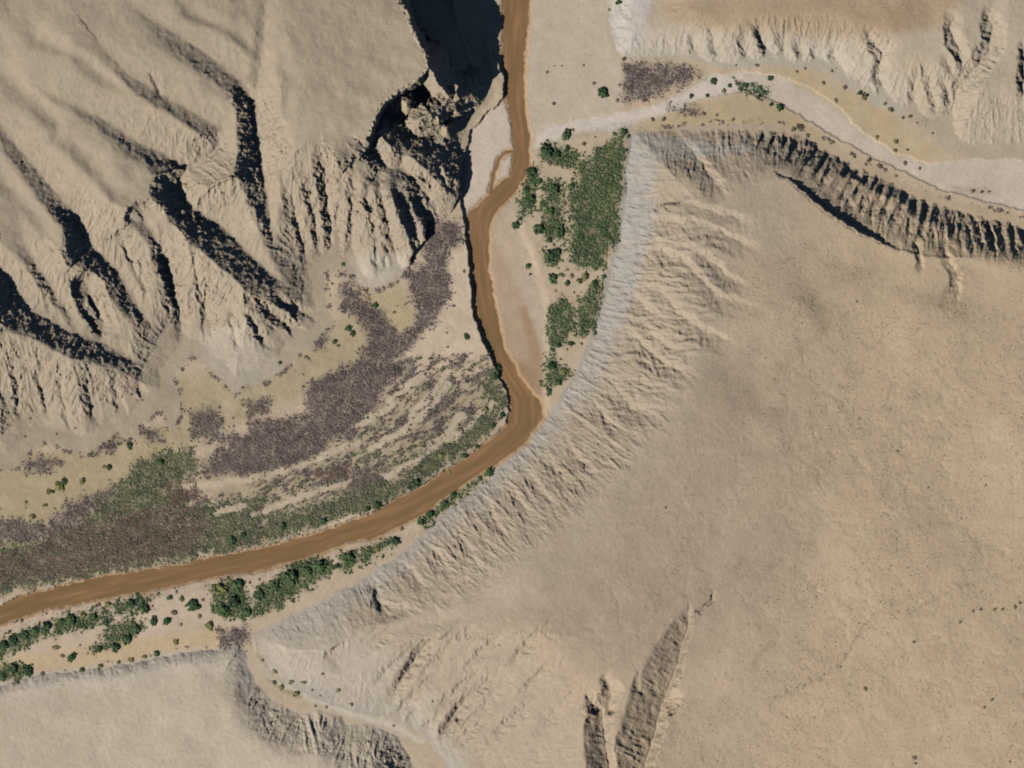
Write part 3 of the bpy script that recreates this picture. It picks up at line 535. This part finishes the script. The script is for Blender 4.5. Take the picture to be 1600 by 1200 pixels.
def grid_mesh(name, faces, mat, verts=VP, colors=CPf):
    u, inv = np.unique(faces, return_inverse=True); fc = inv.reshape(-1, 4)
    me = bpy.data.meshes.new(name); me.vertices.add(len(u)); me.vertices.foreach_set('co', verts[u].reshape(-1))
    me.loops.add(fc.size); me.loops.foreach_set('vertex_index', fc.reshape(-1).astype(np.int32))
    me.polygons.add(len(fc)); me.polygons.foreach_set('loop_start', np.arange(0, fc.size, 4, dtype=np.int32))
    if colors is not None:
        a = me.attributes.new('soil', 'FLOAT_COLOR', 'POINT'); a.data.foreach_set('color', np.concatenate([colors[u], np.ones((len(u), 1), f32)], 1).reshape(-1))
    me.materials.append(mat); me.update(calc_edges=True)
    o = bpy.data.objects.new(name, me); sc.collection.objects.link(o); o['kind'] = 'structure'
    return o, u
for rid, name, label in ((0, 'plateau', 'broad tan desert plateau speckled with tiny shrubs east of the canyon'), (1, 'canyon_slope', 'gullied tan canyon slope with a pale foot along the river'), (2, 'badland_hills', 'rounded tan badland hills cut by dark shadowed ravines west of the river'),
                         (3, 'mesa', 'fluted pale mesa slope north of the dry wash'), (4, 'mesa', 'low pale tan mesa south of the shrubby river bank'), (5, 'floodplain', 'flat brushy floodplain beside the brown river'), (6, 'dry_wash', 'pale pinkish dry wash winding in from the east'), (7, 'sand_bar', 'pale pink sand bars beside the brown river'), (8, 'riverbed', 'muddy bed under the brown river')):
    m = RF == rid
    if m.any(): grid_mesh(name, Q[m], SOIL)[0]['label'] = label

# river surface, streaked along its course
MID = [(808,-80),(806,0),(804,60),(803,110),(806,170),(815,215),(816,250),(806,280),(780,302),(757,325),(749,350),(751,400),(757,450),(766,500),(782,550),(800,590),(820,625),(818,665),(795,690),(760,715),(700,755),(640,793),(580,822),(500,850),(400,876),(300,896),(170,918),(75,940),(0,960),(-90,995)]
fd, fa, fs, _ = seg_field(X, Y, MID)
flow = np.pad(np.stack([fa, fd * fs, fa * 0], -1), pad + ((0, 0),), 'edge').reshape(-1, 3).astype(f32)
wm = np.pad(rv > -4, pad, 'edge')[:-1, :-1].copy(); wm[:3] = wm[-3:] = False; wm[:, :3] = wm[:, -3:] = False
VW = VP.copy(); VW[:, 2] = 0.0
river, u = grid_mesh('river', Q[wm.reshape(-1)], water_material(), VW, None)
a = river.data.attributes.new('flow', 'FLOAT_VECTOR', 'POINT'); a.data.foreach_set('vector', flow[u].reshape(-1))
river['label'] = 'muddy brown river bending through the desert canyon'

# ------------------------------------------------------------------ plants
def height_at(x, y):
    i = np.clip(((np.asarray(x) - gx[0]) / STEP).round().astype(int), 0, NX - 1); j = np.clip(((np.asarray(y) - gy[0]) / STEP).round().astype(int), 0, NY - 1)
    return H[j, i]
_t = (1 + 5 ** .5) / 2
ICO_V = np.array([(-1,_t,0),(1,_t,0),(-1,-_t,0),(1,-_t,0),(0,-1,_t),(0,1,_t),(0,-1,-_t),(0,1,-_t),(_t,0,-1),(_t,0,1),(-_t,0,-1),(-_t,0,1)], f32); ICO_V /= np.linalg.norm(ICO_V[0])
ICO_F = np.array([(0,11,5),(0,5,1),(0,1,7),(0,7,10),(0,10,11),(1,5,9),(5,11,4),(11,10,2),(10,7,6),(7,1,8),(3,9,4),(3,4,2),(3,2,6),(3,6,8),(3,8,9),(4,9,5),(2,4,11),(6,2,10),(8,6,7),(9,8,1)], np.int32)
def tri_mesh(name, v, f, mat):
    me = bpy.data.meshes.new(name); me.vertices.add(len(v)); me.vertices.foreach_set('co', v.astype(f32).reshape(-1))
    me.loops.add(f.size); me.loops.foreach_set('vertex_index', f.astype(np.int32).reshape(-1))
    me.polygons.add(len(f)); me.polygons.foreach_set('loop_start', np.arange(0, f.size, f.shape[1], dtype=np.int32))
    me.materials.append(mat); me.update(calc_edges=True); return me
def tufts(name, px, py, r, tall, mat, label):
    """a thicket of many small ragged clumps, one object"""
    n = len(px); wx, wy = world_xy(px, py); z = height_at(px, py) * S
    v = ICO_V[None] * (1 + 0.35 * rng.standard_normal((n, 12, 1)).astype(f32)).clip(.45, 1.7)
    a = rng.random(n) * 6.283; ca, sa = np.cos(a)[:, None], np.sin(a)[:, None]
    rr = (r * S)[:, None]
    vx = (v[..., 0] * ca - v[..., 1] * sa) * rr * (0.8 + .5 * rng.random((n, 1))) + wx[:, None]; vy = (v[..., 0] * sa + v[..., 1] * ca) * rr + wy[:, None]
    vz = v[..., 2] * rr * tall + (z + r * S * tall * .45)[:, None]
    V = np.stack([vx, vy, vz], -1).reshape(-1, 3); F = (ICO_F[None] + 12 * np.arange(n)[:, None, None]).reshape(-1, 3)
    o = bpy.data.objects.new(name, tri_mesh(name, V, F, mat)); sc.collection.objects.link(o); o['kind'] = 'stuff'; o['label'] = label; o['category'] = 'brush'
    return o
def scatter(dens, n):
    p = dens.reshape(-1).astype(float); p /= p.sum(); k = rng.choice(p.size, n, p=p)
    j, i = np.divmod(k, NX); return gx[i] + (rng.random(n) - .5) * STEP, gy[j] + (rng.random(n) - .5) * STEP
infr = (X > -40) & (X < 1640) & (Y > -40) & (Y < 1240)
def thicket(kind, name, per, rmin, rmax, c0, c1, label, tall=.24):
    d = cover[kind] * infr; n = int(d.sum() * STEP * STEP * per); x, y = scatter(d ** 1.2, n)
    ii = ((x - gx[0]) / STEP).astype(int).clip(0, NX - 1); jj = ((y - gy[0]) / STEP).astype(int).clip(0, NY - 1)
    tufts(name, x, y, (rmin + (rmax - rmin) * rng.random(n) ** 2.5) * (1 + .35 * clump[jj, ii].clip(-1.2, 1.5)), tall, leaf_material(name, c0, c1), label)
L0 = lambda r, g, b: tuple(srgb(r, g, b) * ALB)
thicket('grey', 'dry_brush', .42, .65, 1.7, L0(88, 78, 75), L0(116, 103, 97), 'grey brown leafless brush thicket covering the western floodplain')
thicket('green', 'green_brush', .42, .65, 1.9, L0(78, 84, 64), L0(106, 108, 82), 'dull green brush thicket along the north bank of the lower river')
thicket('red', 'russet_brush', .42, .65, 1.7, L0(92, 76, 67), L0(116, 98, 86), 'russet brown brush thicket inside the green brush at lower left')
thicket('dark', 'riverside_thicket', .42, .7, 2.2, L0(62, 82, 56), L0(98, 108, 74), 'dark green leafy thicket on the strip between river and pale slope', .42)

# tiny scrub on the plateau and the slopes
dens = ((dmax > 4) & infr & (slope < .5)) * (0.12 + 1.0 * (dE > 150) * (X > 900) + .25 * (dS > 0) + .15 * (dN > 0)) * (0.25 + np.clip(n_mid + .4, 0, 2)) * (0.4 + np.clip(n_big + .6, 0, 2)) * np.clip((X - 700) / 700, .15, 1)
n = 15000; x, y = scatter(dens, n)
tufts('scrub', x, y, .4 + .45 * rng.random(n) ** 2, .5, leaf_material('scrub', L0(120, 108, 84), L0(166, 148, 118)), 'sparse specks of low grey scrub scattered over the tan plateau')

# ------------------------------------------------------------------ shrubs one by one
TONE = {'dark green': leaf_material('dark green leaves', L0(44, 64, 46), L0(84, 104, 68)), 'olive': leaf_material('olive leaves', L0(92, 92, 56), L0(136, 130, 84)), 'grey brown': leaf_material('grey brown twigs', L0(98, 86, 72), L0(138, 122, 102))}
PROTO = {}
for tone in TONE:
    for k in range(3):
        n = 26; a = rng.random(n) * 6.283; q = np.sqrt(rng.random(n)) * .78 * (1 + .25 * np.sin(a * (2 + k) + k)); hz = .55 * (1 - q * q) * (.6 + .5 * rng.random(n))
        r = (.2 + .2 * rng.random(n)) * (1 - .3 * q)
        v = ICO_V[None] * r[:, None, None] * (1 + .3 * rng.standard_normal((n, 12, 1))).clip(.5, 1.6) * np.array([1, 1, .8])
        v = v + np.stack([q * np.cos(a), q * np.sin(a), hz], -1)[:, None]
        PROTO[tone, k] = tri_mesh('shrub', v.reshape(-1, 3), (ICO_F[None] + 12 * np.arange(n)[:, None, None]).reshape(-1, 3), TONE[tone])
ORD = ['first', 'second', 'third', 'fourth', 'fifth', 'sixth', 'seventh', 'eighth', 'ninth', 'tenth', 'eleventh', 'twelfth', 'thirteenth', 'fourteenth', 'fifteenth', 'sixteenth', 'seventeenth', 'eighteenth', 'nineteenth', 'twentieth']
def shrub(x, y, r, tone, label, group):
    o = bpy.data.objects.new('shrub', PROTO[tone, random.randrange(3)]); sc.collection.objects.link(o)
    wx, wy = world_xy(x, y); o.location = (wx, wy, float(height_at(x, y)) * S - .05)
    q = r * S * (.72 if tone == 'grey brown' else .9 if tone == 'olive' else 1); o.scale = (q * random.uniform(.9, 1.25), q * random.uniform(.8, 1.1), q * random.uniform(.65, .9)); o.rotation_euler.z = random.uniform(0, 6.28)
    o['label'] = label; o['category'] = 'shrub'; o['group'] = group
def cluster(where, group, items, along='x'):
    """items (x, y, r, tone letter); labels rank each shrub inside its own small cluster"""
    T = {'d': 'dark green', 'o': 'olive', 'b': 'grey brown'}
    tones = {}
    for it in items: tones.setdefault(it[3], []).append(it)
    for t, li in tones.items():
        li.sort(key=lambda q: q[0] if along == 'x' else q[1]); big = max(li, key=lambda q: q[2])
        uniq = sorted(q[2] for q in li)
        for i, q in enumerate(li):
            if len(li) == 1: lab = f"only {T[t]} shrub {where}"
            elif q is big and uniq[-1] > uniq[-2] * 1.12: lab = f"widest {T[t]} shrub {where}"
            elif i == 0: lab = f"{'leftmost' if along == 'x' else 'uppermost'} {T[t]} shrub {where}"
            elif i == len(li) - 1: lab = f"{'rightmost' if along == 'x' else 'lowest'} {T[t]} shrub {where}"
            else: lab = f"{ORD[i]} {T[t]} shrub from the {'left' if along == 'x' else 'top'} {where}"
            shrub(q[0], q[1], q[2], T[t], lab, group)
cluster('on the wide pale sand east of the river', 'shrubs on the pale sand', [(967,3,6,'d'),(942,145,9,'d'),(928,130,4,'b'),(964,157,4,'o'),(855,113,4,'b'),(866,103,2.4,'b'),(878,103,3,'b'),(912,102,3,'b'),(865,162,5,'b'),(975,92,6,'b'),(968,133,4,'b'),(952,15,3,'o')])
cluster('at the mouth of the dry wash', 'shrubs at the wash mouth', [(885,211,8,'d'),(895,203,4,'b'),(854,236,11,'d'),(912,225,6,'b'),(930,214,3,'b'),(975,206,5.5,'d'),(870,241,7,'d'),(886,232,5,'d')])
cluster('beside the upper green thicket', 'shrubs beside the upper thicket', [(859,255,6,'b'),(842,283,6,'d'),(892,292,6,'d'),(866,296,8,'d'),(830,270,10,'d'),(822,297,7,'d'),(806,352,6.5,'d'),(813,342,4.5,'d'),(829,312,10,'d'),(842,358,9,'d'),(875,361,9,'d'),(860,330,8,'d'),(882,318,6,'b'),(858,375,6,'d')], 'y')
cluster('in the sandy gap between both green thickets', 'shrubs in the sandy gap', [(860,400,10,'d'),(870,395,7,'d'),(825,416,5,'d'),(828,429,4,'b'),(863,435,8,'d'),(893,431,5.5,'b'),(886,443,5,'d'),(928,443,6,'d'),(897,457,3,'b'),(944,432,4,'d'),(914,432,8,'o'),(905,440,6,'o')])
cluster('below the lower green thicket', 'shrubs below the lower thicket', [(872,540,5,'d'),(893,537,4.5,'d'),(908,537,4,'b'),(880,581,7,'o'),(862,572,8,'d'),(858,612,5,'d'),(842,651,4,'b'),(872,597,6,'d')], 'y')
cluster('on the yellowish clearing below the ravines', 'shrubs below the ravines', [(587,477,5,'d'),(545,513,7,'d'),(551,521,5,'d'),(523,534,5,'d'),(536,413,3.5,'d'),(519,443,3,'b'),(467,508,3,'b'),(437,567,3.5,'d'),(572,455,4,'o')])
cluster('on the sand left of the upright river reach', 'shrubs on the left bank sand', [(729,526,6,'d'),(725,424,4,'b'),(672,560,4,'b'),(704,565,5,'b'),(698,520,3,'b'),(655,560,4,'o'),(773,588,8,'d'),(778,575,6,'d')])
cluster('on the dry grass under the left hills', 'shrubs under the left hills', [(202,697,6.5,'d'),(170,730,6,'d'),(162,729,4,'b'),(220,715,3,'b'),(250,722,6,'d'),(364,653,3.5,'b'),(92,760,9,'o'),(100,752,6,'d'),(128,752,7,'o'),(76,768,6,'o'),(50,808,6,'o'),(70,790,5,'o'),(82,768,4,'d')])
cluster('on the stony toe of the left hills', 'shrubs on the toe of the hills', [(47,654,3.5,'b'),(39,682,3,'b'),(205,616,4,'b'),(118,668,3.5,'b'),(88,678,3,'b'),(170,690,4,'b'),(222,625,3,'b'),(190,620,3,'b')])
cluster('on the lower left sandy bank', 'shrubs on the sandy south bank', [(300,946,11,'d'),(272,957,7,'b'),(260,971,8,'d'),(240,970,7,'d'),(283,976,4,'b'),(312,963,5.5,'b'),(327,979,9,'o'),(165,974,6,'d'),(225,950,8,'d'),(265,934,5,'d'),(284,936,5,'d'),(317,937,4,'b'),(205,943,7,'d'),(168,945,6,'o'),(155,945,5,'b'),(197,1000,9,'d'),(180,1012,8,'d'),(212,984,8,'d')])
cluster('along the lower edge of the sandy bank', 'shrubs along the foot of the low mesa', [(112,1027,8,'d'),(98,1025,5,'b'),(87,1012,6,'o'),(125,1008,3,'b'),(137,1021,3,'b'),(66,1053,6,'b'),(43,1047,9,'d'),(128,1047,5,'d'),(156,1041,5.5,'o'),(205,1031,6,'o'),(245,1021,6,'d'),(275,1003,6,'o'),(155,1014,6,'d'),(185,1035,4,'o'),(225,1026,4,'o'),(20,1045,9,'d'),(5,1058,7,'d')])
cluster('in the dark row beside the lower river', 'shrubs in the dark row by the lower river', [(20,1000,9,'d'),(38,992,8,'d'),(55,985,8,'d'),(72,980,9,'d'),(95,972,7,'d'),(110,968,9,'d'),(130,962,7,'o'),(145,964,7,'d'),(5,1008,9,'d')])
cluster('on the narrow bank below the pale slope', 'shrubs on the narrow south bank', [(765,738,8,'d'),(750,748,4.5,'d'),(707,775,6.5,'d'),(695,788,6,'d'),(672,803,7,'d'),(658,816,6,'d'),(628,826,4,'o'),(618,846,6,'d'),(590,858,6,'o'),(730,760,4,'o')])
cluster('in the grove where the slope ends', 'shrubs in the riverside grove', [(545,872,10,'d'),(500,885,12,'d'),(455,902,13,'d'),(430,917,10,'d'),(480,892,9,'d'),(345,920,12,'o'),(372,915,10,'d'),(365,940,12,'d'),(350,955,10,'d'),(385,958,9,'d'),(404,930,10,'d'),(525,885,6,'d')])
cluster('on the north bank of the bending river', 'shrubs on the north bank', [(650,755,8,'d'),(640,762,5,'d'),(725,712,5,'d'),(745,698,4,'d'),(702,738,6,'o'),(690,712,6,'o'),(590,790,7,'d'),(575,795,5,'d'),(505,815,6,'d'),(442,822,6,'d'),(362,845,8,'d'),(380,836,6,'d'),(770,665,6,'d'),(785,648,5,'d'),(758,640,6,'o')])
cluster('along the upper edge of the dry wash', 'shrubs above the dry wash', [(1204,122,5,'d'),(1245,112,4,'b'),(1258,107,3.5,'b'),(1300,111,4.5,'b'),(1320,137,5.5,'b'),(1351,151,8,'o'),(1344,145,5,'d'),(1383,162,5,'b'),(1392,172,5,'o'),(1411,184,4.5,'b'),(1422,182,4,'o'),(1433,192,3,'b'),(1457,208,3,'b'),(1287,130,5,'b'),(1183,102,4.5,'b'),(1150,102,3.5,'b'),(1306,157,4,'o')])
cluster('on the island inside the dry wash', 'shrubs on the wash island', [(1115,127,6,'d'),(1140,134,4,'d'),(1165,133,5,'d'),(1130,142,5,'o'),(1158,140,5,'d'),(1120,180,4,'b'),(1145,187,4,'o'),(1100,178,5,'b'),(1037,186,5,'b'),(1020,187,5,'b'),(1080,150,4,'d'),(1185,152,4,'d'),(1105,149,4,'d'),(1172,146,4,'o'),(1068,172,4,'b')])
cluster('on the lower bank of the dry wash', 'shrubs below the dry wash', [(1218,168,6.5,'d'),(1205,163,4,'d'),(1250,199,9,'b'),(1240,202,5,'o'),(1262,212,5,'o'),(1358,250,5,'b'),(1375,260,7,'b'),(1384,266,4,'b'),(1400,275,4,'b'),(1330,240,4,'b'),(1300,222,4,'o')])
cluster('on the right spit of the dry wash', 'shrubs on the wash spit', [(1414,255,5,'b'),(1437,263,4,'b'),(1400,221,5,'o'),(1398,235,5,'b'),(1418,234,3.5,'b'),(1370,215,4,'o'),(1520,298,4,'o'),(1534,300,4,'b'),(1545,300,3.5,'b')])
cluster('in the little valley at bottom centre', 'shrubs in the southern valley', [(504,1053,4.5,'b'),(529,1078,4.5,'o'),(549,1101,4,'o'),(462,1084,7,'o'),(455,1065,6,'o'),(475,1066,5,'o'),(430,1050,5,'o'),(428,1067,5,'o'),(440,1074,5,'o'),(410,1032,5,'b'),(488,1078,3.5,'b'),(500,1087,3,'b'),(510,1105,4,'b'),(493,1103,3,'b'),(676,1096,3.5,'b'),(615,1134,3.5,'b')])
cluster('on the right plateau apart from the faint line', 'lone shrubs on the plateau', [(1040,793,3,'b'),(1339,471,3,'b'),(1402,705,3.2,'b'),(1352,1077,4,'o'),(1428,1003,3.6,'b'),(1429,1184,5,'b'),(1430,1193,4,'b'),(1578,1190,3,'b'),(1550,1093,3.6,'o'),(1538,1105,3.2,'o'),(1253,505,2.6,'b'),(1540,758,2.6,'b'),(1450,762,2.8,'b')])
cluster('in the right plateau row near its edge', 'row of shrubs near the right edge', [(1520,955,4,'b'),(1532,952,4.4,'b'),(1554,952,3.4,'o'),(1566,952,3,'o'),(1586,949,3.6,'o'),(1500,972,3,'o'),(1594,942,3,'o')])
TR = [(1212,1090),(1230,1078),(1245,1074),(1258,1070),(1268,1065),(1287,1054),(1308,1043),(1314,1042),(1320,1022),(1332,1002),(1342,994),(1350,975),(1357,982),(1365,960),(1376,940),(1392,946)]
cluster('on the faint diagonal drainage line', 'shrubs along the faint drainage line', [(x, y, random.uniform(1.4, 2.3), 'b') for x, y in TR])
# the many alike ones
n = 60; x, y = scatter(dens * (dE > 170) * (X > 950), n)
for k in range(n): shrub(float(x[k]), float(y[k]), random.uniform(1.1, 1.7), 'grey brown', 'tiny lone grey brown shrub among scrub specks on the open right plateau', 'tiny shrubs on the open plateau')

# ------------------------------------------------------------------ rock pinnacles in the shadowed ravine
def pinnacle(x, y, r, top, label):
    n, m = 16, 8; V = []; F = []
    base = float(height_at(x, y)) - 4
    for j in range(m + 1):
        t = j / m; q = r * (1.15 - .95 * t ** 1.3)
        for i in range(n):
            a = 6.283 * i / n; k = q * (1 + .22 * math.sin(3 * a + x) + .14 * math.sin(5 * a + 2 * t * 3 + y) + random.uniform(-.1, .1))
            V.append((k * math.cos(a) * S, k * math.sin(a) * S, (base + (top - base) * t + random.uniform(-1, 1)) * S))
    V.append((0, 0, (top + 1) * S))
    for j in range(m):
        for i in range(n): F.append((j * n + i, j * n + (i + 1) % n, (j + 1) * n + (i + 1) % n)); F.append((j * n + i, (j + 1) * n + (i + 1) % n, (j + 1) * n + i))
    for i in range(n): F.append((m * n + i, m * n + (i + 1) % n, (m + 1) * n))
    o = bpy.data.objects.new('rock_pinnacle', tri_mesh('rock_pinnacle', np.array(V), np.array(F), ROCK)); sc.collection.objects.link(o)
    wx, wy = world_xy(x, y); o.location = (wx, wy, 0); o['label'] = label; o['category'] = 'rock'; o['group'] = 'rock pinnacles in the shadowed ravine'
ROCK, N, L, b = material('pale rock')
n_ = N.new('ShaderNodeTexNoise'); n_.inputs['Scale'].default_value = .5; n_.inputs['Detail'].default_value = 6; r_ = N.new('ShaderNodeValToRGB'); L.new(n_.outputs['Fac'], r_.inputs[0])
r_.color_ramp.elements[0].color = (*L0(150, 134, 110), 1); r_.color_ramp.elements[1].color = (*L0(184, 168, 140), 1); L.new(r_.outputs[0], b.inputs['Base Color']); b.inputs['Roughness'].default_value = 1; b.inputs['Specular IOR Level'].default_value = 0
for p in ((702,148,13,74,'rounded pale rock pinnacle nearest the big black cliff shadow'), (668,187,14,66,'widest pale rock pinnacle in the middle of the black ravine'), (697,200,13,56,'pale rock pinnacle at the lower right of the black ravine'), (713,174,8,54,'smallest pale rock pinnacle, surrounded by black shadow'), (634,160,13,86,'tall pale rock pinnacle right below the mesa rim')): pinnacle(*p)
